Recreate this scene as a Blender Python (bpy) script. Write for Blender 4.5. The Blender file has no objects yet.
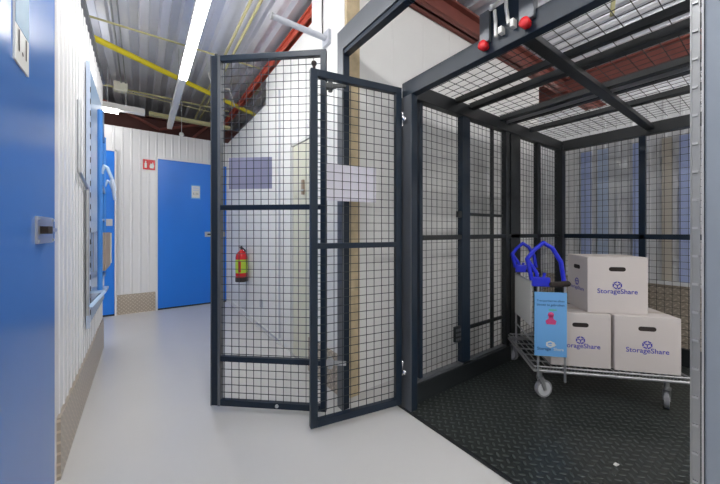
import bpy, bmesh, math, random
from mathutils import Vector, Matrix
random.seed(4)
H = 1.25            # all lengths below are in units of 1.25 m (the camera height)
sc = bpy.context.scene
C = sc.collection
PI = math.pi

# ------------------------------------------------------------------ materials
def mat(name, col, rough=0.5, metal=0.0, bump=None, bscale=60, noise=0.0, nscale=4, spec=0.5, coat=0.0):
    m = bpy.data.materials.new(name); m.use_nodes = True
    nt = m.node_tree; b = nt.nodes['Principled BSDF']
    b.inputs['Base Color'].default_value = (*col, 1)
    b.inputs['Roughness'].default_value = rough
    b.inputs['Metallic'].default_value = metal
    b.inputs['Specular IOR Level'].default_value = spec
    b.inputs['Coat Weight'].default_value = coat
    tc = nt.nodes.new('ShaderNodeTexCoord')
    if noise:
        n = nt.nodes.new('ShaderNodeTexNoise'); n.inputs['Scale'].default_value = nscale
        n.inputs['Detail'].default_value = 4
        nt.links.new(tc.outputs['Object'], n.inputs['Vector'])
        r = nt.nodes.new('ShaderNodeMapRange')
        r.inputs['To Min'].default_value = 1 - noise; r.inputs['To Max'].default_value = 1 + noise
        nt.links.new(n.outputs['Fac'], r.inputs['Value'])
        h = nt.nodes.new('ShaderNodeHueSaturation'); h.inputs['Color'].default_value = (*col, 1)
        nt.links.new(r.outputs['Result'], h.inputs['Value'])
        nt.links.new(h.outputs['Color'], b.inputs['Base Color'])
    if bump:
        n2 = nt.nodes.new('ShaderNodeTexNoise'); n2.inputs['Scale'].default_value = bscale
        nt.links.new(tc.outputs['Object'], n2.inputs['Vector'])
        bp = nt.nodes.new('ShaderNodeBump'); bp.inputs['Strength'].default_value = bump
        bp.inputs['Distance'].default_value = 0.004
        nt.links.new(n2.outputs['Fac'], bp.inputs['Height'])
        nt.links.new(bp.outputs['Normal'], b.inputs['Normal'])
    return m

def emit(name, col, s):
    m = bpy.data.materials.new(name); m.use_nodes = True
    nt = m.node_tree; nt.nodes.clear()
    e = nt.nodes.new('ShaderNodeEmission'); o = nt.nodes.new('ShaderNodeOutputMaterial')
    e.inputs['Color'].default_value = (*col, 1); e.inputs['Strength'].default_value = s
    nt.links.new(e.outputs[0], o.inputs[0]); return m

def checker_plate(name, col, rough, metal, scale, strength, axes='XY', colvar=0.0):
    """tread plate: lozenge studs, alternating direction, as bump on the plane of two object axes"""
    m = mat(name, col, rough, metal)
    nt = m.node_tree; b = nt.nodes['Principled BSDF']
    tc = nt.nodes.new('ShaderNodeTexCoord'); sp = nt.nodes.new('ShaderNodeSeparateXYZ')
    nt.links.new(tc.outputs['Object'], sp.inputs[0])
    def ma(op, a, c=None, d=None):
        n = nt.nodes.new('ShaderNodeMath'); n.operation = op
        for k, q in enumerate((a, c, d)):
            if q is None: continue
            if isinstance(q, (int, float)): n.inputs[k].default_value = q
            else: nt.links.new(q, n.inputs[k])
        return n.outputs[0]
    x, y = sp.outputs[axes[0]], sp.outputs[axes[1]]
    u = ma('MULTIPLY', ma('ADD', x, y), scale*.707); v = ma('MULTIPLY', ma('SUBTRACT', x, y), scale*.707)
    p = ma('SUBTRACT', ma('FRACT', u), .5); q = ma('SUBTRACT', ma('FRACT', v), .5)
    par = ma('FLOORED_MODULO', ma('ADD', ma('FLOOR', u), ma('FLOOR', v)), 2)
    ip = ma('SUBTRACT', 1, par)
    a = ma('ADD', ma('MULTIPLY', p, ip), ma('MULTIPLY', q, par))
    c = ma('ADD', ma('MULTIPLY', q, ip), ma('MULTIPLY', p, par))
    e = ma('ADD', ma('POWER', ma('ABSOLUTE', ma('DIVIDE', a, .46)), 2), ma('POWER', ma('ABSOLUTE', ma('DIVIDE', c, .17)), 2))
    r = nt.nodes.new('ShaderNodeMapRange'); r.inputs['From Min'].default_value = 1.0; r.inputs['From Max'].default_value = .35
    nt.links.new(e, r.inputs['Value'])
    bp = nt.nodes.new('ShaderNodeBump'); bp.inputs['Strength'].default_value = strength
    bp.inputs['Distance'].default_value = 0.003
    nt.links.new(r.outputs[0], bp.inputs['Height']); nt.links.new(bp.outputs['Normal'], b.inputs['Normal'])
    if colvar:   # the raised studs are coloured brighter than the sheet
        mc = nt.nodes.new('ShaderNodeMix'); mc.data_type = 'RGBA'
        mc.inputs['A'].default_value = (*col, 1)
        mc.inputs['B'].default_value = (*[min(1, k*(1+colvar)) for k in col], 1)
        nt.links.new(r.outputs[0], mc.inputs['Factor'])
        nt.links.new(mc.outputs['Result'], b.inputs['Base Color'])
    return m

M = dict(
    floor=mat('epoxy_floor', (.67, .66, .645), .22, noise=.04, nscale=1.5, spec=.5),
    white=mat('white_panel', (.79, .79, .80), .20, noise=.02),
    whitem=mat('white_plaster', (.87, .865, .85), .7, bump=.2, noise=.03),
    cream=mat('cream_door', (.74, .73, .60), .4, noise=.03),
    foam=mat('yellow_foam', (.62, .50, .32), .95, bump=1, bscale=90, noise=.35, nscale=14),
    bluedoor=mat('blue_door', (.010, .20, .80), .28, noise=.06, nscale=2),
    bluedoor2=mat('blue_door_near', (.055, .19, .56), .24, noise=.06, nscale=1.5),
    deck=mat('galvanised_deck', (.76, .77, .82), .32, .5, noise=.12, nscale=3),
    red=mat('red_oxide_steel', (.20, .055, .042), .6, noise=.2, nscale=6),
    orange=mat('orange_red_steel', (.50, .075, .04), .55, noise=.15, nscale=6),
    redshade=mat('shaded_red_steel', (.09, .025, .02), .6, noise=.3, nscale=6),  # shade of the black roof void put into the red steel colour
    beige=mat('beige_strip', (.55, .50, .42), .5),
    dark=mat('dark_void', (.035, .03, .03), .9, noise=.2),
    slate=mat('slate_blue_steel', (.010, .020, .036), .36, .0, noise=.15, nscale=8, spec=.35),
    slatem=mat('grey_steel_face', (.14, .15, .165), .38, .5, noise=.12, nscale=5),
    black=mat('black_steel', (.013, .016, .018), .38, noise=.2, nscale=8),
    wire=mat('dark_wire', (.02, .026, .034), .4),
    wireb=mat('black_wire', (.012, .014, .016), .45),
    silver=mat('silver_metal', (.55, .56, .58), .3, .8, noise=.06),
    greyp=mat('grey_painted_post', (.27, .31, .37), .3, .3, noise=.12, nscale=3),
    chrome=mat('chrome', (.7, .7, .72), .18, 1),
    yellow=mat('yellow_paint', (.75, .62, .01), .4, noise=.06),
    olive=mat('yellow_cable', (.46, .43, .22), .5),
    signback=mat('lavender_sheet', (.36, .36, .50), .5),
    signwhite=mat('white_sheet', (.74, .72, .80), .5),
    base=checker_plate('beige_tread_plate', (.44, .38, .31), .38, .3, 26, .6, 'YZ', .5),
    basex=checker_plate('beige_tread_plate_end', (.44, .38, .31), .38, .3, 26, .6, 'XZ', .5),
    liftfloor=checker_plate('black_tread_plate', (.034, .040, .038), .30, .3, 24, .9, 'XY', 1.6),
    card=mat('white_cardboard', (.62, .57, .55), .75, noise=.03, nscale=3),
    print=mat('purple_blue_ink', (.05, .05, .42), .6),
    hole=mat('dark_slot', (.03, .022, .02), .9),
    tape=mat('brown_tape', (.50, .44, .38), .4),
    bluep=mat('blue_plastic', (.012, .025, .62), .32),
    lightblue=mat('light_blue_sign', (.16, .42, .80), .4),
    ltblue=mat('light_blue_gloss', (.45, .62, .86), .22, .2),
    royal=mat('royal_blue_tube', (.05, .25, .72), .25),
    navy=mat('navy_ink', (.01, .05, .22), .6),
    pink=mat('pink_ink', (.62, .06, .22), .6),
    green=mat('green_ink', (.10, .55, .25), .6),
    redp=mat('red_gloss', (.68, .015, .02), .25, coat=.3),
    labely=mat('yellow_green_label', (.50, .68, .05), .5),
    wheel=mat('white_wheel', (.62, .63, .66), .4),
    tyre=mat('grey_tyre', (.28, .28, .30), .6),
    galv=mat('zinc_wire', (.42, .43, .44), .35, .7),
    plast=mat('white_plastic', (.75, .75, .72), .4),
    greyplastic=mat('pale_grey_plastic', (.52, .54, .60), .4),
    teal=mat('teal_print', (.10, .26, .42), .4),
    brown=mat('brown_board', (.42, .33, .25), .6, noise=.1, nscale=10),
    greyb=mat('blue_grey_board', (.55, .64, .80), .4),
    bluegrey=mat('blue_grey_panel', (.46, .54, .82), .3),
    tube=emit('lit_tube', (1.0, .985, .96), 17.0),
    tube2=emit('lit_tube_side', (1.0, .99, .97), 9.0),
)

# ------------------------------------------------------------------ mesh builder
class MB:
    def __init__(s): s.v = []; s.f = []; s.sm = []
    def add(s, vs, fs, smooth=False):
        o = len(s.v); s.v += [Vector(v) for v in vs]
        for f in fs: s.f.append([i+o for i in f]); s.sm.append(smooth)
        return s
    def box(s, x0, x1, y0, y1, z0, z1, bev=0):
        if x0 > x1: x0, x1 = x1, x0
        if y0 > y1: y0, y1 = y1, y0
        if z0 > z1: z0, z1 = z1, z0
        if bev:
            bm = bmesh.new(); bmesh.ops.create_cube(bm, size=1)
            for v in bm.verts:
                v.co = Vector(((x0+x1)/2+v.co.x*(x1-x0), (y0+y1)/2+v.co.y*(y1-y0), (z0+z1)/2+v.co.z*(z1-z0)))
            bmesh.ops.bevel(bm, geom=bm.edges[:], offset=bev, segments=2, affect='EDGES', profile=.6)
            bm.verts.ensure_lookup_table()
            s.add([v.co.copy() for v in bm.verts], [[v.index for v in f.verts] for f in bm.faces]); bm.free()
            return s
        return s.add([(x0,y0,z0),(x1,y0,z0),(x1,y1,z0),(x0,y1,z0),(x0,y0,z1),(x1,y0,z1),(x1,y1,z1),(x0,y1,z1)],
              [(0,3,2,1),(4,5,6,7),(0,1,5,4),(1,2,6,5),(2,3,7,6),(3,0,4,7)])
    def tube(s, a, b, r, n=8, r2=None, smooth=True):
        a, b = Vector(a), Vector(b); d = (b-a).normalized()
        u = d.orthogonal().normalized() if abs(d.z) < .99 else Vector((1,0,0))
        if abs(d.z) < .99: u = d.cross(Vector((0,0,1))).normalized()
        w = d.cross(u); r2 = r if r2 is None else r2
        vs = []
        for p, rr in ((a, r), (b, r2)):
            for k in range(n):
                t = 2*PI*(k+.5)/n; vs.append(p + u*math.cos(t)*rr + w*math.sin(t)*rr)
        fs = [(k, (k+1) % n, n+(k+1) % n, n+k) for k in range(n)]
        s.add(vs, fs, smooth and n > 4)
        s.add(vs, [tuple(range(n-1, -1, -1)), tuple(range(n, 2*n))])
        return s
    def path(s, pts, r, n=8, closed=False):
        P = [Vector(p) for p in pts]; k0 = len(P)
        segs = k0 if closed else k0-1
        for i in range(segs): s.tube(P[i], P[(i+1) % k0], r, n)
        for p in (P if closed else P[1:-1]): s.ball(p, r*1.0, 6, 8)
        return s
    def ball(s, c, r, a=8, b=12):
        c = Vector(c); vs = [c+Vector((0,0,r))]
        for i in range(1, a):
            t = PI*i/a
            for k in range(b): vs.append(c+Vector((math.sin(t)*math.cos(2*PI*k/b), math.sin(t)*math.sin(2*PI*k/b), math.cos(t)))*r)
        vs.append(c-Vector((0,0,r))); fs = []
        for k in range(b): fs.append((0, 1+k, 1+(k+1) % b))
        for i in range(a-2):
            for k in range(b):
                p = 1+i*b; fs.append((p+k, p+b+k, p+b+(k+1) % b, p+(k+1) % b))
        p = 1+(a-2)*b; e = len(vs)-1
        for k in range(b): fs.append((p+k, e, p+(k+1) % b))
        return s.add(vs, fs, True)
    def lathe(s, prof, c=(0,0,0), n=20, axis='z'):
        c = Vector(c); vs = []
        for r, z in prof:
            for k in range(n):
                t = 2*PI*k/n; x, y = r*math.cos(t), r*math.sin(t)
                vs.append(c + (Vector((x, y, z)) if axis == 'z' else Vector((x, z, y)) if axis == 'y' else Vector((z, x, y))))
        fs = []
        for i in range(len(prof)-1):
            for k in range(n): fs.append((i*n+k, i*n+(k+1) % n, (i+1)*n+(k+1) % n, (i+1)*n+k))
        return s.add(vs, fs, True)
    def prism(s, poly, fn, t0, t1):
        """poly: 2-D points; fn(u, v, t) -> 3-D point"""
        n = len(poly)
        vs = [fn(u, v, t0) for u, v in poly] + [fn(u, v, t1) for u, v in poly]
        fs = [tuple(range(n-1, -1, -1)), tuple(range(n, 2*n))] + [(k, (k+1) % n, n+(k+1) % n, n+k) for k in range(n)]
        return s.add(vs, fs)
    def grid(s, org, eu, ev, lu, lv, pu, pv, r):
        """welded wire mesh spanning org + [0,lu]*eu + [0,lv]*ev"""
        org, eu, ev = Vector(org), Vector(eu), Vector(ev)
        nu = max(1, round(lu/pu)); nv = max(1, round(lv/pv))
        for i in range(1, nu): s.tube(org+eu*(lu*i/nu), org+eu*(lu*i/nu)+ev*lv, r, 4)
        nrm = eu.cross(ev).normalized()*r*1.6
        for j in range(1, nv): s.tube(org+ev*(lv*j/nv)+nrm, org+ev*(lv*j/nv)+eu*lu+nrm, r, 4)
        return s

def link(name, mb, m, parent=None, world=True):
    vs = mb.v
    if parent is not None and world:
        r = parent
        while r.parent: r = r.parent
        inv = (Matrix.Translation(Vector(r.location)/H) @ Matrix.Rotation(r.rotation_euler.z, 4, 'Z')).inverted()
        vs = [inv @ v for v in vs]
    me = bpy.data.meshes.new(name)
    me.from_pydata([tuple(v*H) for v in vs], [], mb.f); me.update()
    bm = bmesh.new(); bm.from_mesh(me)
    bmesh.ops.recalc_face_normals(bm, faces=bm.faces[:]); bm.to_mesh(me); bm.free()
    for p, sm in zip(me.polygons, mb.sm): p.use_smooth = sm
    me.materials.append(m)
    o = bpy.data.objects.new(name, me); C.objects.link(o)
    if parent is not None: o.parent = parent
    return o

def tag(o, label, cat, group=None):
    o['label'] = label; o['category'] = cat
    if group: o['group'] = group
    return o
def thing(name, label, cat, loc=(0,0,0), rz=0, group=None):
    o = bpy.data.objects.new(name, None); C.objects.link(o)
    o.location = Vector(loc)*H; o.rotation_euler = (0, 0, rz); o.empty_display_size = .05
    return tag(o, label, cat, group)
def struct(name, mb, m, parent=None):
    o = link(name, mb, m, parent)
    if parent is None: o['kind'] = 'structure'
    return o
def sroot(name, label=None, cat=None, loc=(0,0,0)):
    o = bpy.data.objects.new(name, None); C.objects.link(o); o.location = Vector(loc)*H
    o['kind'] = 'structure'
    if label: o['label'] = label
    if cat: o['category'] = cat
    return o
def copy_tree(o, parent=None):
    c = o.copy(); C.objects.link(c); c.parent = parent
    for ch in [x for x in bpy.data.objects if x.parent == o]: copy_tree(ch, c)
    return c

_txt = {}
def text_mb(body, size, fn, depth=.0006, bold=0, align='CENTER'):
    """lettering as thin raised mesh; fn(u, v, t) maps lettering plane to space"""
    key = (body, bold)
    if key not in _txt:
        cu = bpy.data.curves.new('t', 'FONT'); cu.body = body; cu.size = 1; cu.align_x = align; cu.offset = bold
        cu.resolution_u = 3
        ob = bpy.data.objects.new('t', cu); C.objects.link(ob)
        dg = bpy.context.evaluated_depsgraph_get(); dg.update()
        me = bpy.data.meshes.new_from_object(ob.evaluated_get(dg))
        _txt[key] = ([tuple(v.co) for v in me.vertices], [tuple(p.vertices) for p in me.polygons])
        bpy.data.objects.remove(ob); bpy.data.curves.remove(cu); bpy.data.meshes.remove(me)
    vs, fs = _txt[key]; mb = MB()
    mb.add([fn(x*size, y*size, depth) for x, y, z in vs], fs)
    return mb

# ------------------------------------------------------------------ room shell
ZC = 2.75; ZW = 2.25; XL = -.277; XR = 1.02; YF = 4.65
struct('floor', MB().box(-4, 6, -3, 7, -.08, 0), M['floor'])

def ribbed(axis, fixed, a0, a1, z0, z1, out, thick=.06, pitch=.085, dep=.007, flat=.72):
    """sandwich panel: ribs run vertically; face normal `out` (+1/-1) along the other axis"""
    prof = []; a = a0
    while a < a1-1e-6:
        e = min(a+pitch, a1); w = e-a
        prof += [(a, 0), (a+w*flat, 0), (a+w*(flat+.06), dep), (a+w*.94, dep)]
        a = e
    prof.append((a1, 0))
    poly = prof + [(a1, -thick), (a0, -thick)]
    mb = MB()
    if axis == 'y': fn = lambda u, v, t: (fixed+v*out, u, t)
    else: fn = lambda u, v, t: (u, fixed+v*out, t)
    n = len(poly)
    # side quads, back, and caps in strips
    pr = [fn(u, v, z0) for u, v in poly]+[fn(u, v, z1) for u, v in poly]
    fs = [(k, (k+1) % n, n+(k+1) % n, n+k) for k in range(n)]
    mb.add(pr, fs); mb.add(pr, [tuple(range(n-1, -1, -1)), tuple(range(n, 2*n))])
    return mb

struct('wall_left', ribbed('y', XL, -3, 3.42, 0, 2.265, 1, .08, .085, .004), M['white'])
struct('wall_far', ribbed('x', YF, -4, 1.00, 0, ZW, -1, .08, .085, .004), M['white'])
# corridor wall beside the shaft, with a taller pillar at its near end
mb = MB(); mb.box(1.0, 1.09, 1.97, YF, 0, ZW); struct('wall_right', mb, M['whitem'])
struct('wall_right_pillar', MB().box(.985, 1.09, 1.545, 1.97, 0, ZC-.02), M['whitem'])
struct('trim_1', MB().box(.99, 1.085, 1.525, 1.545, 0, ZC-.02), M['foam'])
struct('wall_right_upper', MB().box(1.05, 1.09, 1.97, 3.15, ZW, 2.58), M['whitem'])
struct('wall_shaft_side', ribbed('x', 1.55, 1.09, 3.45, 0, 2.57, -1, .07, .30, .003, .9), M['whitem'])
struct('wall_behind', MB().box(-4, 6, -3.08, -3, 0, ZC), M['whitem'])
struct('wall_outer_far', MB().box(-4, 6, 7, 7.08, 0, ZC), M['dark'])  # dark wall colour stands in for the unlit void beyond
struct('wall_outer_right', MB().box(6, 6.08, -3, 7, 0, ZC), M['whitem'])
struct('wall_outer_left', MB().box(-4.08, -4, -3, 7, 0, ZC), M['whitem'])

# back wall of the shaft: white ribbed panels with coloured panel strips and tread-plate base
struct('wall_shaft_back', ribbed('y', 3.46, -.3, 1.55, 0, 2.15, -1, .06, .10, .01), M['white'])
k = 2
for (y0, y1, m) in ((1.16, 1.08, 'bluegrey'), (1.03, .95, 'greyb'), (.78, .72, 'bluegrey'), (.60, .54, 'beige'), (.50, .44, 'bluegrey')):
    struct('trim_%d' % k, MB().box(3.435, 3.452, y1, y0, .60, 1.75), M[m]); k += 1
struct('baseboard_shaft', MB().box(3.43, 3.452, -.2, 1.5, .02, .57), M['base'])
struct('trim_8', MB().box(3.41, 3.452, -.2, 1.5, .57, .60), M['white'])

# ceiling deck with trapezoid ribs along the corridor
poly = []; x = -4.0
while x < 6:
    poly += [(x, ZC+.045), (x+.055, ZC+.045), (x+.07, ZC), (x+.125, ZC)]; x += .14
mb = MB(); n = len(poly)
mb.add([(u, -3, v) for u, v in poly]+[(u, 7, v) for u, v in poly], [(i, i+1, n+i+1, n+i) for i in range(n-1)])
mb.box(-4, 6.1, -3, 7, ZC+.06, ZC+.10)
struct('ceiling', mb, M['deck'])

# skirtings
struct('baseboard_left', MB().box(XL, XL+.012, 1.70, 3.425, .0, .25), M['base'])
struct('baseboard_far', MB().box(-.245, .14, YF-.016, YF, .0, .235), M['basex'])
struct('baseboard_right', MB().box(.985, 1.0, 2.56, 4.6, 0, .05), M['whitem'])
struct('baseboard_end', MB().box(.97, .985, 1.56, 2.0, 0, .24), M['base'])
struct('trim_7', MB().box(XL-.10, XL+.02, -3, 3.44, 2.265, 2.30), M['slatem'])  # strip standing in for the shaded gap between wall top and deck

# steel beams
def ibeam_y(name, x, y0, y1, z0, z1, w, m, label):
    mb = MB().box(x-w/2, x+w/2, y0, y1, z0, z0+.018).box(x-w/2, x+w/2, y0, y1, z1-.018, z1).box(x-.009, x+.009, y0, y1, z0, z1)
    return tag(link(name, mb, m), label, 'steel beam')
def ibeam_x(name, y, x0, x1, z0, z1, w, m, label):
    mb = MB().box(x0, x1, y-w/2, y+w/2, z0, z0+.018).box(x0, x1, y-w/2, y+w/2, z1-.018, z1).box(x0, x1, y-.009, y+.009, z0, z1)
    return tag(link(name, mb, m), label, 'steel beam')
ibeam_y('steel_beam', 1.04, 1.98, 6.9, 2.60, 2.68, .045, M['orange'], 'orange-red steel beam under the metal ceiling running above the corridor wall behind the tall mesh gate')
ibeam_x('steel_beam', 1.50, 1.1, 5.9, 2.575, 2.73, .10, M['red'], 'dark red steel beam along the top of the white shaft wall left of the lift top')
ibeam_x('steel_beam', 5.3, -3.9, 5.9, 2.40, 2.62, .16, M['redshade'], 'dark red steel beam crossing above the far white wall behind the hanging batten')
ibeam_y('steel_beam', 3.95, -2.9, 6.9, 2.52, 2.73, .10, M['red'], 'rusty red steel beam seen through the mesh roof of the lift')
mb = MB()
for a, b in (((.2, 5.05, 2.40), (.95, 5.05, 2.66)), ((-.4, 5.05, 2.66), (.2, 5.05, 2.40)), ((.55, 5.15, 2.3), (.9, 5.15, 2.7))):
    mb.tube(a, b, .02, 6)
tag(link('roof_brace', mb, M['red']), 'dark red crossed roof bracing above the large blue far door', 'brace')

# ------------------------------------------------------------------ doors
def latch(parent, fn, w, h):
    """slide bolt plate with bolt; fn(u, v, t) with t out of the door"""
    def bx(u0, u1, v0, v1, t0, t1):
        mb = MB(); P = [fn(u, v, t) for t in (t0, t1) for (u, v) in ((u0, v0), (u1, v0), (u1, v1), (u0, v1))]
        return mb.add(P, [(0,3,2,1),(4,5,6,7),(0,1,5,4),(1,2,6,5),(2,3,7,6),(3,0,4,7)])
    pl = link('latch_plate', bx(0, w, -h/2, h/2, 0, .006), M['silver'], parent)
    b = bx(w*.15, w*.82, -h*.08, h*.08, .006, .022); link('bolt', b, M['silver'], pl)
    link('keyhole', bx(w*.12, w*.42, -h*.14, h*.14, .006, .024), M['hole'], pl)
    for u in (.06, .94):
        for v in (-.4, .4): link('screw', MB().add(bx(w*u-.004, w*u+.004, h*v-.004, h*v+.004, .006, .010).v, [(0,3,2,1),(4,5,6,7),(0,1,5,4),(1,2,6,5),(2,3,7,6),(3,0,4,7)]), M['silver'], pl)

# near blue door in the left wall
d = sroot('door_1', 'large blue storage door at the left edge, closest to the viewer', 'door', (XL, 1.2, 0))
link('door_leaf', MB().box(XL-.01, XL+.016, .72, 1.575, .012, 1.96, .004), M['bluedoor2'], d)
link('door_frame', MB().box(XL, XL+.014, 1.578, 1.605, 0, 1.985).box(XL, XL+.014, .69, .717, 0, 1.985).box(XL, XL+.014, .69, 1.605, 1.963, 1.985), M['white'], d)
latch(d, lambda u, v, t: (XL+.016+t, 1.315+u, 1.003+v), .20, .085)
sg = thing('door_sign', 'tall paper sign numbered 1.1 on the near blue door', 'sign', (XL+.017, 1.235, 1.43))
Y0, Y1 = 1.120, 1.235
link('sheet', MB().box(XL+.016, XL+.020, Y0, Y1, 1.43, 1.66), M['plast'], sg)
link('printed_band', MB().box(XL+.020, XL+.0208, Y0+.002, Y1-.002, 1.525, 1.658), M['teal'], sg)
link('printed_number', text_mb('1.1', .080, lambda u, v, t: (XL+.0204+t, (Y0+Y1)/2+u, 1.463+v), bold=.01), M['hole'], sg)

def far_door(name, x0, x1, zt, label):
    d = sroot(name, label, 'door', ((x0+x1)/2, YF, 0))
    y = YF-.008
    link('door_leaf', MB().box(x0, x1, y-.018, y, .02, zt, .003), M['bluedoor'], d)
    link('door_frame', MB().box(x0-.02, x0-.002, y-.022, y, 0, zt+.02).box(x1+.002, x1+.02, y-.022, y, 0, zt+.02).box(x0-.02, x1+.02, y-.022, y, zt+.002, zt+.02), M['white'], d)
    link('threshold_seal', MB().box(x0, x1, y-.012, y, .0, .02), M['black'], d)
    return d
d = far_door('door_2', .165, .975, 1.91, 'wide blue storage door at the end of the corridor')
latch(d, lambda u, v, t: (.70+u, YF-.026-t, .955+v), .26, .07)
d = far_door('door_3', -1.05, -.262, 1.94, 'narrow visible blue door partly behind the left wall corner')
latch(d, lambda u, v, t: (-.46+u, YF-.026-t, 1.10+v), .18, .08)
ns = thing('door_notice', 'small white notice on the wide blue far door', 'sign', (.58, YF-.027, 1.42))
def onfar(x, z): return lambda u, v, t: (x+u, YF-.027-t, z+v)
link('sheet', MB().box(.535, .645, YF-.030, YF-.026, 1.43, 1.615), M['lightblue'], ns)
link('printed_panel', MB().box(.543, .637, YF-.0306, YF-.030, 1.445, 1.600), M['plast'], ns)
link('printed_number', text_mb('1.11', .04, lambda u, v, t: (.59+u, YF-.0308-t, 1.485+v), bold=.01), M['hole'], ns)
link('printed_logo', MB().box(.555, .625, YF-.0312, YF-.0306, 1.565, 1.585).box(.555, .625, YF-.0312, YF-.0306, 1.540, 1.553), M['greyb'], ns)
es = thing('extinguisher_sign', 'red and white fire extinguisher pictogram sign on the far white wall', 'sign', (.075, YF-.012, 1.76))
link('plate', MB().box(.012, .137, YF-.014, YF-.008, 1.765, 1.89), M['redp'], es)
link('pictogram', MB().box(.028, .052, YF-.0155, YF-.014, 1.785, 1.845).box(.034, .046, YF-.0155, YF-.014, 1.845, 1.87)
     .prism([(.085, 1.785), (.120, 1.785), (.126, 1.82), (.112, 1.865), (.104, 1.835), (.092, 1.85), (.080, 1.81)], lambda u, v, t: (u, t, v), YF-.0155, YF-.014), M['plast'], es)
lb = link('lower_plate', MB().box(.040, .085, YF-.013, YF-.008, 1.72, 1.762), M['plast'], es)

# cream door in the corridor wall
d = sroot('door_4', 'narrow cream door in the corridor wall behind the mesh gates', 'door', (1.0, 2.27, 0))
link('door_leaf', MB().box(.982, .998, 2.0, 2.29, .02, 1.665, .003), M['cream'], d)
link('door_frame', MB().box(.976, .999, 1.975, 1.995, 0, 1.69).box(.976, .999, 2.295, 2.32, 0, 1.69).box(.976, .999, 1.975, 2.32, 1.67, 1.69), M['plast'], d)
hd = link('door_handle', MB().box(.962, .982, 2.08, 2.105, 1.27, 1.38, .004), M['brown'], d)
link('handle_lever', MB().tube((.962, 2.092, 1.30), (.955, 2.05, 1.30), .006, 8), M['silver'], hd)
tag(link('wall_conduit', MB().tube((.992, 2.62, 0.02), (.992, 2.62, ZW), .008, 8).tube((.985, 3.25, .035), (.985, 2.64, .035), .008, 6), M['greyplastic']),
    'thin grey conduit running up the corridor wall beside the cream door', 'conduit')

# ------------------------------------------------------------------ ceiling services
t = thing('light_batten', 'long white lighting trunk with lit tube along the corridor ceiling', 'light', (.307, 1, 2.3))
LX = .290
link('housing', MB().box(LX-.03, LX+.03, -2.6, 3.03, 2.335, 2.375).box(LX-.027, LX+.027, 3.03, 4.62, 2.31, 2.375), M['plast'], t)
link('lit_diffuser', MB().box(LX-.028, LX+.028, -2.6, 3.03, 2.30, 2.334), M['tube'], t)
for y in (-1.5, .3, 1.9, 3.4, 4.4):
    link('hanger', MB().tube((LX, y, 2.375), (LX, y, ZC+.0), .004, 6), M['silver'], t)
t = thing('light_batten', 'short white lit batten at far left under the ceiling, past the wall corner', 'light', (-.7, 4.25, 2.3))
link('housing', MB().box(-1.9, .03, 4.21, 4.29, 2.315, 2.375), M['plast'], t)
link('lit_diffuser', MB().box(-1.9, -.21, 4.215, 4.285, 2.285, 2.314), M['tube2'], t)
for x in (-1.6, -.3): link('hanger', MB().tube((x, 4.25, 2.375), (x, 4.25, ZC), .004, 6), M['silver'], t)
# batten reaching out from the pillar, unlit
t = thing('pillar_lamp', 'unlit grey tube lamp sticking out from the white pillar above the gate', 'lamp', (.985, 1.74, 2.2))
link('tube_body', MB().tube((.62, 1.74, 2.245), (.975, 1.74, 2.245), .018, 12), M['greyplastic'], t)
link('end_cap', MB().tube((.605, 1.74, 2.245), (.622, 1.74, 2.245), .020, 12), M['silver'], t)
link('wall_bracket', MB().box(.965, .985, 1.70, 1.78, 2.20, 2.29, .004), M['greyplastic'], t)
link('cable', MB().path([(.97, 1.78, 2.25), (.975, 1.80, 2.40), (.98, 1.80, 2.70)], .004, 6), M['hole'], t)
# unseen light rows, added as fill for the corridor and the lift
t = thing('light_batten', 'unseen fill batten added beyond the left wall, out of view', 'light', (-2.5, -1, 2.3))
link('housing', MB().box(-2.55, -2.45, -2.6, 2.6, 2.335, 2.375), M['plast'], t)
link('lit_diffuser', MB().box(-2.548, -2.452, -2.6, 2.6, 2.30, 2.334), M['tube'], t)
for y in (-1.5, 1.5): link('hanger', MB().tube((-2.5, y, 2.375), (-2.5, y, ZC), .004, 6), M['silver'], t)
t = thing('light_batten', 'unseen fill batten added beside the near end of the lift', 'light', (2.4, -1.3, 2.3))  # added out of view to light the cage and the box fronts
link('housing', MB().box(1.2, 5.2, -1.35, -1.25, 2.335, 2.375), M['plast'], t)
link('lit_diffuser', MB().box(1.2, 5.2, -1.348, -1.252, 2.30, 2.334), M['tube'], t)
for x in (1.5, 4.5): link('hanger', MB().tube((x, -1.3, 2.375), (x, -1.3, ZC), .004, 6), M['silver'], t)
t = thing('light_batten', 'unseen fill batten added beyond the lift shaft back wall', 'light', (4.7, 1, 2.3))  # added out of view to brighten the space around the lift
link('housing', MB().box(4.65, 4.75, -1.0, 4.6, 2.335, 2.375), M['plast'], t)
link('lit_diffuser', MB().box(4.652, 4.748, -1.0, 4.6, 2.30, 2.334), M['tube2'], t)
for y in (-.5, 1.5): link('hanger', MB().tube((4.7, y, 2.375), (4.7, y, ZC), .004, 6), M['silver'], t)

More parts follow.
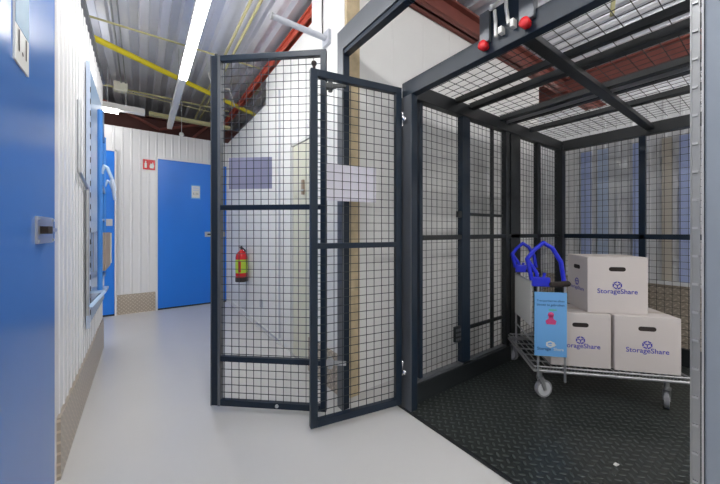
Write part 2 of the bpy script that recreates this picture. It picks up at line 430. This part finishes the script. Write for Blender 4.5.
mb = MB().tube((-.40, 3.30, 2.60), (1.36, 4.33, 2.60), .026, 12)
tp = tag(link('sprinkler_pipe', mb, M['yellow']), 'thick bright yellow pipe crossing diagonally under the corridor ceiling', 'pipe')
tag(link('ceiling_conduit', MB().tube((-3, 3.14, 2.66), (.98, 3.14, 2.66), .008, 8), M['olive']), 'thin pale conduit crossing the ceiling nearer than the thick yellow pipe', 'conduit')
tag(link('ceiling_conduit', MB().tube((-3, 4.49, 2.65), (.98, 4.49, 2.65), .011, 8).tube((-.12, 4.43, 2.60), (.98, 4.43, 2.56), .006, 6), M['olive']), 'pale yellow conduit crossing the ceiling just before the far wall', 'conduit')
for x, lab in ((.64, 'left of the two yellow pipes running side by side along the ceiling'), (.70, 'right of the two yellow pipes running side by side along the ceiling')):
    tag(link('ceiling_pipe', MB().tube((x, -2.5, 2.66), (x, 5.1, 2.66), .011, 8), M['olive']), lab, 'pipe')
tag(link('cable_tray', MB().box(.07, .98, 4.40, 4.46, 2.38, 2.42), M['olive']), 'pale yellow cable tray running from the short batten above the far blue door', 'cable tray')
t = thing('junction_box', 'square pale junction box on the far ceiling conduit', 'junction box', (-.19, 4.47, 2.60))
link('box_body', MB().box(-.26, -.13, 4.44, 4.53, 2.61, 2.71, .008), M['cream'], t)
link('cable_drop', MB().tube((-.15, 4.48, 2.61), (-.15, 4.48, 2.42), .007, 6).tube((-.19, 4.47, 2.70), (-.19, 2.0, 2.72), .008, 6).tube((-.15, 4.47, 2.70), (-.15, 2.0, 2.72), .006, 6), M['galv'], t)
t = thing('smoke_detector', 'small round detector hanging near the ceiling above the wide blue door', 'detector', (.42, 4.4, 2.2))
link('rod', MB().tube((.40, 4.35, 2.20), (.40, 4.35, ZC), .004, 6), M['silver'], t)
link('head', MB().lathe([(0, 2.17), (.022, 2.175), (.028, 2.19), (.02, 2.21), (0, 2.215)], (.40, 4.35, 0), 14), M['plast'], t)
mb = MB()
mb.path([(.60, 3.72, ZC+.0), (.62, 3.7, 2.64), (.70, 3.62, 2.56), (.80, 3.66, 2.60), (.92, 3.9, 2.5)], .007, 6)
tag(link('loose_cable', mb, M['plast']), 'loose white cable looping under the ceiling behind the tall gate', 'cable')

# ------------------------------------------------------------------ left wall fittings
tag(link('wall_conduit', MB().path([(XL+.016, 2.11, 1.67), (XL+.016, 2.11, 1.305), (XL+.016, 2.40, 1.25), (XL+.016, 2.41, .5)], .009, 8), M['silver']),
    'grey conduit bending down the left wall beside the blue rack', 'conduit')
t = thing('backing_panel', 'tall glossy pale blue panel fixed on the left wall behind the blue tubes', 'panel', (XL, 2.85, .42))
link('board', MB().box(XL+.0085, XL+.018, 2.44, 3.38, .43, 2.0, .003), M['ltblue'], t)
fs_ = link('frame_strip', MB().box(XL+.0085, XL+.026, 2.415, 2.438, .42, 2.01), M['greyb'], t)
for i in range(20): link('slot', MB().box(XL+.026, XL+.029, 2.420, 2.432, .50+i*.07, .53+i*.07), M['hole'], fs_)
t = thing('hand_truck', 'royal blue tubular hand truck hanging upright on the left wall', 'hand truck', (XL+.069, 2.8, .62))
X = XL+.069
link('side_tube', MB().tube((X, 2.45, .64), (X, 2.45, 1.74), .013, 10), M['royal'], t)
link('side_tube', MB().tube((XL+.034, 3.15, .64), (XL+.034, 3.15, 1.74), .013, 10), M['royal'], t)
for z in (.67, 1.08, 1.3, 1.70): link('crossbar', MB().tube((X, 2.45, z), (XL+.034, 3.15, z), .009, 8), M['royal'], t)
for x, y in ((X, 2.45), (XL+.034, 3.15)):
    hnd = link('handle', MB().path([(x, y, 1.34), (x+.02, y, 1.40), (x+.035, y, 1.39), (x+.055, y, 1.33), (x+.06, y, 1.30)], .010, 8), M['ltblue'], t)
    link('grip', MB().tube((x+.058, y, 1.32), (x+.068, y, 1.25), .012, 8), M['greyb'], hnd)
toe = MB().box(XL+.022, XL+.10, 2.43, 2.60, .625, .64)
toe.add([(XL+.022,2.38,.56),(XL+.04,2.38,.55),(XL+.10,2.43,.625),(XL+.09,2.43,.64),(XL+.022,2.60,.56),(XL+.04,2.60,.55),(XL+.10,2.60,.625),(XL+.09,2.60,.64)],
     [(0,1,2,3),(7,6,5,4),(0,4,5,1),(1,5,6,2),(2,6,7,3),(3,7,4,0)])
link('toe_plate', toe, M['ltblue'], t)
link('wall_hook', MB().box(XL+.019, XL+.034, 3.13, 3.17, 1.45, 1.48), M['silver'], t)
t = thing('leaflet_rack', 'grey and brown leaflet holder on the left wall by the blue tubes', 'leaflet holder', (XL+.02, 2.8, .745))
link('back_panel', MB().box(XL+.019, XL+.026, 2.55, 3.06, .745, .99), M['greyb'], t)
link('end_panel', MB().box(XL+.026, XL+.086, 2.55, 2.558, .745, .99), M['brown'], t)
link('end_edge', MB().box(XL+.030, XL+.055, 2.54, 2.55, .745, .99), M['greyb'], t)
link('front_panel', MB().box(XL+.080, XL+.086, 2.558, 2.95, .745, .99), M['brown'], t)
link('bottom_panel', MB().box(XL+.026, XL+.080, 2.558, 3.06, .745, .755), M['brown'], t)
link('leaflets', MB().box(XL+.030, XL+.088, 2.96, 3.05, .757, .985), M['plast'], t)

# fire extinguisher
ex = (.92, 3.6)
t = thing('fire_extinguisher', 'red fire extinguisher on the corridor wall seen through the tall mesh gate', 'fire extinguisher', (ex[0], ex[1], .43))
link('cylinder', MB().lathe([(0, .43), (.058, .43), (.064, .445), (.064, .70), (.058, .735), (.035, .765), (.018, .78), (.018, .79), (0, .79)], (*ex, 0), 24), M['redp'], t)
link('base_ring', MB().lathe([(.0655, .43), (.0665, .432), (.0665, .475), (.0645, .48)], (*ex, 0), 24), M['hole'], t)
link('label', MB().lathe([(.0655, .53), (.0655, .68)], (*ex, 0), 24), M['labely'], t)
lb = link('label_print', MB().box(ex[0]-.05, ex[0]-.025, ex[1]-.068, ex[1]-.055, .54, .66), M['redp'], t)
link('valve', MB().lathe([(0, .78), (.014, .78), (.014, .815), (.008, .825), (0, .825)], (*ex, 0), 12), M['hole'], t)
link('lever', MB().box(ex[0]-.035, ex[0]+.01, ex[1]-.008, ex[1]+.008, .825, .835).box(ex[0]-.030, ex[0]+.01, ex[1]-.008, ex[1]+.008, .808, .815), M['hole'], t)
link('hose', MB().path([(ex[0]+.01, ex[1]+.01, .81), (ex[0]+.05, ex[1]+.05, .78), (ex[0]+.06, ex[1]+.06, .65), (ex[0]+.05, ex[1]+.055, .52)], .008, 6), M['hole'], t)
link('wall_bracket', MB().box(ex[0]+.06, 1.0, ex[1]-.02, ex[1]+.02, .60, .74), M['silver'], t)
tag(link('wall_outlet', MB().box(.985, 1.0, 3.10, 3.16, .22, .30, .004), M['greyplastic']), 'small grey box low on the corridor wall below the extinguisher', 'outlet')

# ------------------------------------------------------------------ mesh gates (local: x along width from hinge, y thickness, z up)
def gate(name, label, hinge, free, z0, z1, rails, sign, st=.036):
    hx, hy = hinge; fx, fy = free
    L = math.hypot(fx-hx, fy-hy); a = math.atan2(fy-hy, fx-hx)
    g = thing(name, label, 'gate', (hx, hy, z0), a)
    T = .014; h = z1-z0
    def bx(*q, b=.002): return MB().box(*q, bev=b)
    link('hinge_stile', bx(0, st, -T, T, 0, h), M['slate'], g, False)
    link('lock_stile', bx(L-st, L, -T, T, 0, h), M['slate'], g, False)
    link('top_rail', bx(st, L-st, -T, T, h-st, h), M['slate'], g, False)
    link('bottom_rail', bx(st, L-st, -T, T, 0, st), M['slate'], g, False)
    for r in rails: link('middle_rail', bx(st, L-st, -T, T, r-z0-.014, r-z0+.014), M['slate'], g, False)
    link('wire_mesh', MB().grid((st-.004, .004, st-.004), (1,0,0), (0,0,1), L-2*st+.008, h-2*st+.008, .0435, .0425, .0020), M['wire'], g, False)
    if sign:
        u0, u1, s0, s1, m, side = sign
        sp = link('back_of_sign', MB().box(u0, u1, side*.010, side*.013, s0-z0, s1-z0), m, g, False)
        sp['label'] = 'plain back of a sheet fixed behind the wires'
    return g, L, h
# gate B (folds from the lift post)
gB, LB, hB = gate('lift_gate', 'shorter dark mesh gate standing open, hinged on the lift post', (1.186, 1.27), (.675, 1.37), .03, 1.80,
    [.925], (.15, .43, 1.155, 1.345, M['signwhite'], -1))
link('hinge', MB().tube((-.012, 0, 1.56), (-.012, 0, 1.62), .010, 10).ball((-.012, 0, 1.63), .014).box(-.03, 0, -.006, .006, 1.57, 1.60), M['chrome'], gB, False)
link('hinge', MB().tube((-.012, 0, .16), (-.012, 0, .22), .010, 10).ball((-.012, 0, .23), .014).box(-.03, 0, -.006, .006, .17, .20), M['chrome'], gB, False)
link('drop_bolt', MB().tube((LB-.02, 0, hB), (LB-.02, 0, hB+.022), .008, 8).ball((LB-.02, 0, hB+.03), .014), M['hole'], gB, False)
# gate A (taller, from the outer frame post)
gA, LA, hA = gate('lift_gate', 'taller dark mesh gate on the left, hinged on the outer frame post', (.812, 1.448), (.3255, 1.8755), .03, 1.975,
    [1.13, .29], (.31, .56, 1.235, 1.41, M['signback'], -1), .032)
link('hinge', MB().box(-.035, .03, -.012, .012, 1.735, 1.765).tube((-.02, 0, 1.72), (-.02, 0, 1.79), .012, 10).box(-.105, -.03, -.006, .006, 1.74, 1.76), M['black'], gA, False)
link('hinge', MB().box(-.035, .03, -.012, .012, .245, .275).tube((-.02, 0, .23), (-.02, 0, .29), .012, 10).box(-.105, -.03, -.006, .006, .25, .27), M['silver'], gA, False)
link('lock_channel', MB().box(LA-.05, LA-.037, -.022, .018, .0, hA).box(LA, LA+.004, -.022, .018, 0, hA), M['slatem'], gA, False)
link('bolt_head', MB().ball((LA-.02, -.0, hA+.010), .010), M['black'], gA, False)
link('bolt_head', MB().ball((LA*.42, .016, .018), .010), M['silver'], gA, False)

# ------------------------------------------------------------------ outer portal frame
t = thing('gate_frame', 'tall outer steel frame around the lift opening, post behind the gates', 'frame', (.95, 1.45, 0))
link('post', MB().box(.915, .955, 1.44, 1.49, 0, 2.09, .003), M['slate'], t)
link('lit_post_face', MB().box(.908, .915, 1.437, 1.495, 0, 2.125), M['slatem'], t)  # lighter grey paints the light falling on the post's corridor side
link('top_beam', MB().box(.915, .955, .12, 1.44, 1.985, 2.11, .003), M['slate'], t)
link('lit_beam_face', MB().box(.907, .915, .105, 1.437, 2.01, 2.125), M['slatem'], t)  # same painted light along the corridor side of the beam
link('post', MB().box(.915, .965, -.15, .0975, 0, 2.09, .003), M['greyp'], t)
link('post_edge', MB().box(.911, .915, .0985, .1015, 0, 2.09), M['silver'], t)

# ------------------------------------------------------------------ the goods lift
G = thing('goods_lift', 'dark goods lift cage with mesh walls and tread plate floor', 'lift', (2.2, .7, 0))
XA, XB, YA, YB = 1.205, 3.23, .14, 1.27
ZT = 1.755
link('floor_plate', MB().box(XA, XB, YA-.1, YB+.02, .001, .012), M['liftfloor'], G)
link('threshold', MB().box(XA-.014, XA, YA-.1, YB+.05, .0, .010), M['black'], G)
# front portal
p = link('front_post', MB().box(1.203, 1.245, 1.196, 1.275, 0, 1.7515, .003), M['slate'], G)
link('post_face', MB().box(1.197, 1.203, 1.200, 1.272, .0, 1.7505), M['slatem'], p)
p['label'] = 'dark post with grey metal face'
link('front_post', MB().box(1.203, 1.245, -.08, .132, 0, 1.7515, .003), M['slate'], G)
hb = link('header_beam', MB().box(1.203, 1.25, .0, 1.275, 1.752, 1.835, .003), M['slate'], G)
# rack rail on near post
rk = MB().box(1.199, 1.203, .1515, .1545, 0, 1.75).box(1.199, 1.203, .136, .139, 0, 1.75)
rk.box(1.203, 1.206, .137, .1535, 0, 1.75)
rr = link('rack_rail', rk, M['galv'], G)
for i in range(23): link('rung', MB().box(1.197, 1.203, .1395, .1505, .03+i*.075, .036+i*.075), M['silver'], rr)
# side wall (left as seen)
def post(x0, x1, y0, y1, z0=.012, z1=1.80, m='black', name='cage_post'):
    return link(name, MB().box(x0, x1, y0, y1, z0, z1, .003), M[m], G)
post(1.715, 1.80, 1.245, 1.285, m='slate'); post(2.25, 2.30, 1.245, 1.285); post(2.33, 2.47, 1.25, 1.285)
post(2.76, 2.82, 1.25, 1.285); post(3.17, 3.245, 1.22, 1.285); post(1.325, 1.352, 1.255, 1.285, m='slate')
post(2.10, 2.135, 1.275, 1.285)
link('kick_plate', MB().box(1.25, 3.2, 1.235, 1.26, .012, .12, .002), M['black'], G)
link('bottom_rail', MB().box(1.25, 3.2, 1.245, 1.285, .12, .135), M['slatem'], G)
link('middle_rail', MB().box(1.35, 3.2, 1.250, 1.28, .945, .975, .002), M['black'], G)
link('upper_rail', MB().box(1.80, 2.25, 1.268, 1.285, 1.105, 1.125, .002), M['black'], G)
link('lower_rail', MB().box(1.80, 2.25, 1.268, 1.285, .33, .352, .002), M['black'], G)
link('side_header', MB().box(1.245, 3.245, 1.235, 1.285, ZT, 1.84, .003), M['black'], G)
wm = link('side_mesh', MB().grid((1.35, 1.272, .13), (1,0,0), (0,0,1), 1.84, 1.64, .048, .044, .0016), M['wireb'], G)
lk = link('lock_box', MB().box(1.64, 1.70, 1.245, 1.262, .28, .38, .004), M['black'], G)
for i in range(3):
    for j in range(3): link('button', MB().box(1.646+i*.018, 1.656+i*.018, 1.240, 1.246, .29+j*.03, .305+j*.03), M['slatem'], lk)
link('stop_bracket', MB().box(1.68, 1.72, 1.25, 1.27, 1.09, 1.13), M['black'], G)
# near side wall (out of frame mostly)
link('side_mesh', MB().grid((1.25, YA-.1, .13), (1,0,0), (0,0,1), 1.95, 1.62, .06, .06, .0016), M['wireb'], G)
post(3.17, 3.245, YA-.12, YA-.06)
link('side_header', MB().box(1.245, 3.245, YA-.12, YA-.07, ZT, 1.84, .003), M['black'], G)
link('kick_plate', MB().box(1.25, 3.2, YA-.11, YA-.09, .012, .12, .002), M['black'], G)
# rear wall
post(XB-.015, XB+.025, .655, .695, m='slate', name='rear_post')
link('rear_header', MB().box(XB-.03, XB+.03, YA-.1, 1.23, ZT-.005, 1.84, .003), M['black'], G)
link('rear_middle_rail', MB().box(XB-.015, XB+.015, YA-.1, 1.23, .935, .975, .002), M['slate'], G)
link('rear_kick_plate', MB().box(XB-.015, XB+.015, YA-.1, 1.23, .012, .14, .002), M['black'], G)
link('rear_mesh', MB().grid((XB, YA-.1, .13), (0,1,0), (0,0,1), 1.19, 1.63, .042, .050, .0018), M['wireb'], G)
# roof
for x0, x1 in ((1.63, 1.66), (1.78, 1.83), (2.15, 2.20), (2.27, 2.32), (2.59, 2.64)):
    link('roof_beam', MB().box(x0, x1, YA-.1, 1.24, 1.815, 1.85, .003), M['black'], G)
link('roof_spine', MB().box(1.25, 3.2, .60, .65, 1.785, 1.815, .003), M['black'], G)
link('roof_edge_strip', MB().box(2.235, 2.245, YA-.1, 1.24, 1.81, 1.83), M['silver'], G)
link('roof_mesh', MB().grid((1.25, YA-.1, 1.86), (1,0,0), (0,1,0), 1.96, 1.22, .062, .062, .0018), M['wireb'], G)
for z in (1.62, .22):
    hk = link('hinge_knob', MB().ball((1.183, 1.235, z), .015).tube((1.183, 1.235, z), (1.197, 1.235, z), .007, 8), M['chrome'], G)
# controls on header: brackets with red domes
for y, zt, w in ((.752, 1.93, .022), (.578, 1.96, .028)):
    br = link('header_bracket', MB().box(1.183, 1.203, y-w, y+w, 1.80, zt, .003).box(1.20, 1.24, y-w*.6, y+w*.6, 1.80, zt), M['slatem'], G)
    link('red_knob', MB().lathe([(0, 1.160), (.015, 1.161), (.019, 1.166), (.019, 1.190), (0, 1.190)], (0, y, 1.785), 16, 'x').tube((1.185, y, 1.785), (1.203, y, 1.785), .012, 8), M['redp'], br)
# (lathe about x uses (z,x,y) ordering)
cd = MB()
cd.path([(1.185, .715, 1.93), (1.18, .68, 1.935), (1.18, .645, 1.955), (1.18, .615, 1.96)], .006, 8)
cd.ball((1.185, .72, 1.93), .012).ball((1.185, .612, 1.965), .012)
cd.path([(1.185, .705, 1.91), (1.183, .700, 1.86), (1.185, .70, 1.80)], .007, 8)
cd.path([(1.183, .655, 1.94), (1.183, .655, 1.89), (1.183, .645, 1.82)], .007, 8)
cd.box(1.175, 1.203, .670, .685, 1.80, 1.825).box(1.175, 1.203, .622, .636, 1.80, 1.83)
link('control_wiring', cd, M['plast'], G)['label'] = 'white cable glands and wiring'
link('support_plate', MB().box(1.20, 1.206, .61, .74, 1.83, 1.93), M['slate'], G)
yw = MB().path([(1.22, .60, 2.02), (1.24, .58, 2.1), (1.25, .54, 2.2), (1.30, .50, 2.5), (1.3, .5, 2.74)], .008, 6)
tag(link('hanging_cable', yw, M['olive']), 'yellow cable hanging from the ceiling down to the lift header', 'cable')
yw = MB().path([(1.62, .42, 2.74), (1.60, .44, 2.3), (1.61, .42, 2.05), (1.60, .43, 1.90)], .008, 6)
tag(link('hanging_cable', yw, M['olive']), 'yellow green cable hanging above the mesh roof of the lift', 'cable')

# ------------------------------------------------------------------ the trolley (local x along front edge, y towards the back)
AX, AY, TH = 1.93, .861, -math.radians(47)
T = thing('platform_trolley', 'zinc wire platform trolley with blue handles inside the lift', 'trolley', (AX, AY, .012), TH)
CL, CW, DZ = .70, .52, .158      # length, width, deck underside height
fr = MB().path([(-.04, -.03, DZ+.012), (CL+.03, -.03, DZ+.012), (CL+.03, CW+.03, DZ+.012), (-.04, CW+.03, DZ+.012)], .009, 8, True)
fr.path([(-.04, -.03, DZ+.036), (CL+.03, -.03, DZ+.036), (CL+.03, CW+.03, DZ+.036), (-.04, CW+.03, DZ+.036)], .005, 8, True)
link('deck_frame', fr, M['galv'], T, False)
dk = MB()
for i in range(1, 24): dk.tube((-.04+i*.032, -.03, DZ+.036), (-.04+i*.032, CW+.03, DZ+.036), .0028, 6)
for i in range(1, 6): dk.tube((-.04, -.03+i*.097, DZ+.030), (CL+.03, -.03+i*.097, DZ+.030), .005, 6)
for i in range(0, 48): dk.tube((-.04+i*.016, -.03, DZ+.012), (-.032+i*.016, -.03, DZ+.036), .002, 4)
link('wire_deck', dk, M['galv'], T, False)
def caster(x, y, a):
    f = MB(); ca, sa = math.cos(a), math.sin(a)
    f.tube((x, y, DZ+.01), (x, y, .118), .012, 10).tube((x, y, .125), (x, y, .113), .020, 12)
    off = .022; wx, wy = x+ca*off, y+sa*off
    for s in (-1, 1):
        nx, ny = -sa*.014*s, ca*.014*s
        f.add([(x+nx-ca*.012, y+ny-sa*.012, .115), (x+nx+ca*.018, y+ny+sa*.018, .115), (wx+nx+ca*.010, wy+ny+sa*.010, .045), (wx+nx-ca*.010, wy+ny-sa*.010, .045),
               (x+nx*1.2-ca*.012, y+ny*1.2-sa*.012, .115), (x+nx*1.2+ca*.018, y+ny*1.2+sa*.018, .115), (wx+nx*1.2+ca*.010, wy+ny*1.2+sa*.010, .045), (wx+nx*1.2-ca*.010, wy+ny*1.2-sa*.010, .045)],
              [(0,1,2,3),(7,6,5,4),(0,4,5,1),(1,5,6,2),(2,6,7,3),(3,7,4,0)])
    c = link('caster', f, M['galv'], T, False)
    ax = Vector((-sa, ca, 0))
    p = Vector((wx, wy, .052))
    link('tyre', MB().tube(p-ax*.010, p+ax*.010, .051, 24), M['tyre'], c, False)
    link('wheel_disc', MB().tube(p-ax*.0115, p+ax*.0115, .041, 24), M['wheel'], c, False)
    link('hub', MB().tube(p-ax*.016, p+ax*.016, .012, 12), M['silver'], c, False)
caster(0, .0, math.radians(20)); caster(.64, .0, math.radians(56)); caster(0, CW, math.radians(120)); caster(.64, CW, math.radians(80))
# uprights and end panel
UH = .675
for (x, y, zb) in ((-.022, -.035, DZ-.02), (.118, -.04, DZ-.04), (.005, CW-.03, DZ-.05), (.16, CW-.02, DZ)):
    link('upright', MB().tube((x, y, zb), (x, y, UH), .0065, 10), M['silver'], T, False)
link('end_panel', MB().box(-.010, -.001, .13, CW-.05, .38, .665, .003), M['plast'], T, False)
for z in (.30, .668): link('side_rail', MB().tube((-.015, -.02, z), (.0, CW-.03, z), .005, 8), M['silver'], T, False)
# handles: faceted loops of blue plastic
def handle(x, y, z, w, h, hh='a'):
    mb = MB(); r = .012
    pts = [(x+.10*w, y, z), (x-.04*w, y, z+.56*h), (x+.16*w, y, z+.80*h), (x+.44*w, y, z+1.0*h), (x+.70*w, y, z+.86*h), (x+.95*w, y, z+.50*h), (x+1.04*w, y, z)]
    mb.path(pts, r, 8)
    mb.path([(x-.04*w, y, z+.56*h), (x+.24*w, y, z+.20*h), (x+.28*w, y, z)], r*.9, 8)
    mb.box(x+.10*w, x+.62*w, y-.014, y+.014, z-.035, z+.02, .006)
    mb.tube((x+.42*w, y, z), (x+.48*w, y, z+.2*h), r*.7, 8)
    hd = link('push_handle', mb, M['bluep'], T, False)
    link('grip', MB().tube((x+.66*w, y-.02, z-.02), (x+1.10*w, y-.02, z-.012), .016, 12).ball((x+1.10*w, y-.02, z-.012), .016).ball((x+.66*w, y-.02, z-.02), .016), M['hole'], hd, False)
handle(-.075, -.04, .70, .18, .22)
handle(-.015, CW-.03, .715, .15, .18)

# hanging sign
S = thing('hanging_sign', 'light blue sign hanging on the front of the trolley', 'sign', (AX, AY, .012), TH)
def onsign(u0, v0): return lambda u, v, t: (u0+u, -.052-t, v0+v)
link('board', MB().box(-.047, .123, -.052, -.048, .265, .635, .0015), M['lightblue'], S, False)
link('sign_text', text_mb('Transportkarren alleen', .0155, onsign(.038, .580), bold=.01), M['navy'], S, False)
link('sign_text', text_mb('binnen te gebruiken', .0180, onsign(.038, .556), bold=.01), M['navy'], S, False)
fig = MB(); fn = lambda u, v, t: (u-.053, t, v)
fig.prism([(.070, .45), (.116, .45), (.122, .47), (.106, .482), (.104, .505), (.082, .505), (.080, .482), (.064, .47)], fn, -.0528, -.052)
fig.lathe([(0, -.0528), (.016, -.0528), (.016, -.052)], (.040, 0, .505), 12, 'y')
link('printed_figure', fig, M['pink'], S, False)
link('printed_accent', MB().box(.029, .069, -.0526, -.052, .530, .536), M['green'], S, False)
lg = MB()
for k in range(6):
    a0, a1 = PI/6+k*PI/3, PI/6+(k+1)*PI/3
    lg.prism([(.090+.026*math.cos(a0), .335+.020*math.sin(a0)), (.090+.026*math.cos(a1), .335+.020*math.sin(a1)), (.090+.016*math.cos(a1), .335+.012*math.sin(a1)), (.090+.016*math.cos(a0), .335+.012*math.sin(a0))], fn, -.0528, -.052)
lg.box(.027, .067, -.0528, -.052, .330, .335).box(.045, .049, -.0528, -.052, .320, .350)
link('printed_logo', lg, M['plast'], S, False)
link('shop_name', text_mb('Storage', .0235, onsign(.003, .300), bold=.015), M['navy'], S, False)
link('shop_name', text_mb('Share', .0235, onsign(.080, .300), bold=.008), M['plast'], S, False)

# ------------------------------------------------------------------ moving boxes
def moving_box(x, y, z, label, w=.313, dpt=.25, h=.311, rot=0, side_logo=True):
    ct, st_ = math.cos(TH), math.sin(TH)
    B = thing('moving_box', label, 'box', (AX+x*ct-y*st_, AY+x*st_+y*ct, z), TH+rot, 'white cardboard moving boxes on the trolley')
    link('carton', MB().box(0, w, 0, dpt, 0, h, .003), M['card'], B, False)
    link('lid_seam', MB().box(.004, w-.004, dpt*.5-.018, dpt*.5+.018, h, h+.0008), M['tape'], B, False)
    # stadium hand hole: flush dark patch painting the shade inside the opening
    cx, cz, a, r = w*.50, h*.785, .030, .0125
    pol = [(cx+a+r*math.cos(t), cz+r*math.sin(t)) for t in [(-PI/2+PI*i/8) for i in range(9)]] + [(cx-a+r*math.cos(t), cz+r*math.sin(t)) for t in [(PI/2+PI*i/8) for i in range(9)]]
    link('hand_hole', MB().prism(pol, lambda u, v, t: (u, t, v), -.0008, .001), M['hole'], B, False)
    def logo(fn, s=1.0):
        mb = MB(); R, r_ = .026*s, .018*s
        P = lambda q, a: (q*math.cos(a), q*math.sin(a)*.92)
        for k in range(6):
            a0, a1 = PI/6+k*PI/3+.10, PI/6+(k+1)*PI/3-.10
            mb.prism([P(R, a0), P(R, a1), P(r_, a1), P(r_, a0)], fn, .0002, .0008)
        for k in range(3):
            a0 = PI/2+k*2*PI/3+PI
            d = Vector((math.cos(a0), math.sin(a0)*.92)); n_ = Vector((-d.y, d.x))*.0028*s
            e = d*.017*s
            mb.prism([(n_.x, n_.y), (e.x+n_.x, e.y+n_.y), (e.x-n_.x, e.y-n_.y), (-n_.x, -n_.y)], fn, .0002, .0008)
        return mb
    ff = lambda u, v, t: (w*.5+u, -t, h*.50+v)
    link('printed_logo', logo(ff), M['print'], B, False)
    link('shop_name', text_mb('StorageShare', .0385, lambda u, v, t: (w*.5+u, -t, h*.355+v), bold=.012), M['print'], B, False)
    if side_logo:
        link('printed_logo', logo(lambda u, v, t: (-t, dpt*.5-u, h*.50+v)), M['print'], B, False)
        link('shop_name', text_mb('StorageShare', .032, lambda u, v, t: (-t, dpt*.5-u, h*.355+v), bold=.012), M['print'], B, False)
        link('hand_hole', MB().prism([(u*.9, v) for u, v in [(p[0]-cx, p[1]) for p in pol]], lambda u, v, t: (t, dpt*.5+u, v), -.0008, .001), M['hole'], B, False)
    return B
ZB = .012+DZ+.0395
moving_box(.058, .0, ZB, 'white moving box at lower left, directly behind the blue sign')
moving_box(.385, -.005, ZB, 'white moving box at lower right, at the far end of the trolley', rot=-.03)
moving_box(.265, .03, ZB+.3125, 'white moving box lying on top of the two others', w=.305, h=.327, rot=.0)

# ------------------------------------------------------------------ floor debris, world, camera
tag(link('paper_scrap', MB().add([(1.62, .42, .0135), (1.645, .415, .0135), (1.642, .43, .016), (1.622, .432, .0135)], [(0,1,2,3)]).add([(1.62, .42, .0125), (1.645, .415, .0125), (1.642, .43, .0125), (1.622, .432, .0125)], [(0,3,2,1)]), M['plast']),
    'tiny white paper scrap on the black lift floor', 'scrap')

w = bpy.data.worlds.new('world'); sc.world = w; w.use_nodes = True
w.node_tree.nodes['Background'].inputs['Color'].default_value = (.6, .6, .62, 1)
w.node_tree.nodes['Background'].inputs['Strength'].default_value = .3

cam = bpy.data.cameras.new('camera'); co = bpy.data.objects.new('camera', cam); C.objects.link(co)
co.location = (0, 0, H); co.rotation_euler = (PI/2, 0, -math.radians(35.5))
cam.sensor_width = 36; cam.sensor_fit = 'HORIZONTAL'; cam.lens = 306/720*36
cam.shift_y = -11/720; cam.clip_start = .02
sc.camera = co
sc.view_settings.view_transform = 'Standard'; sc.view_settings.look = 'None'
sc.view_settings.gamma = 1; sc.view_settings.use_curve_mapping = False
sc.view_settings.exposure = 0.88
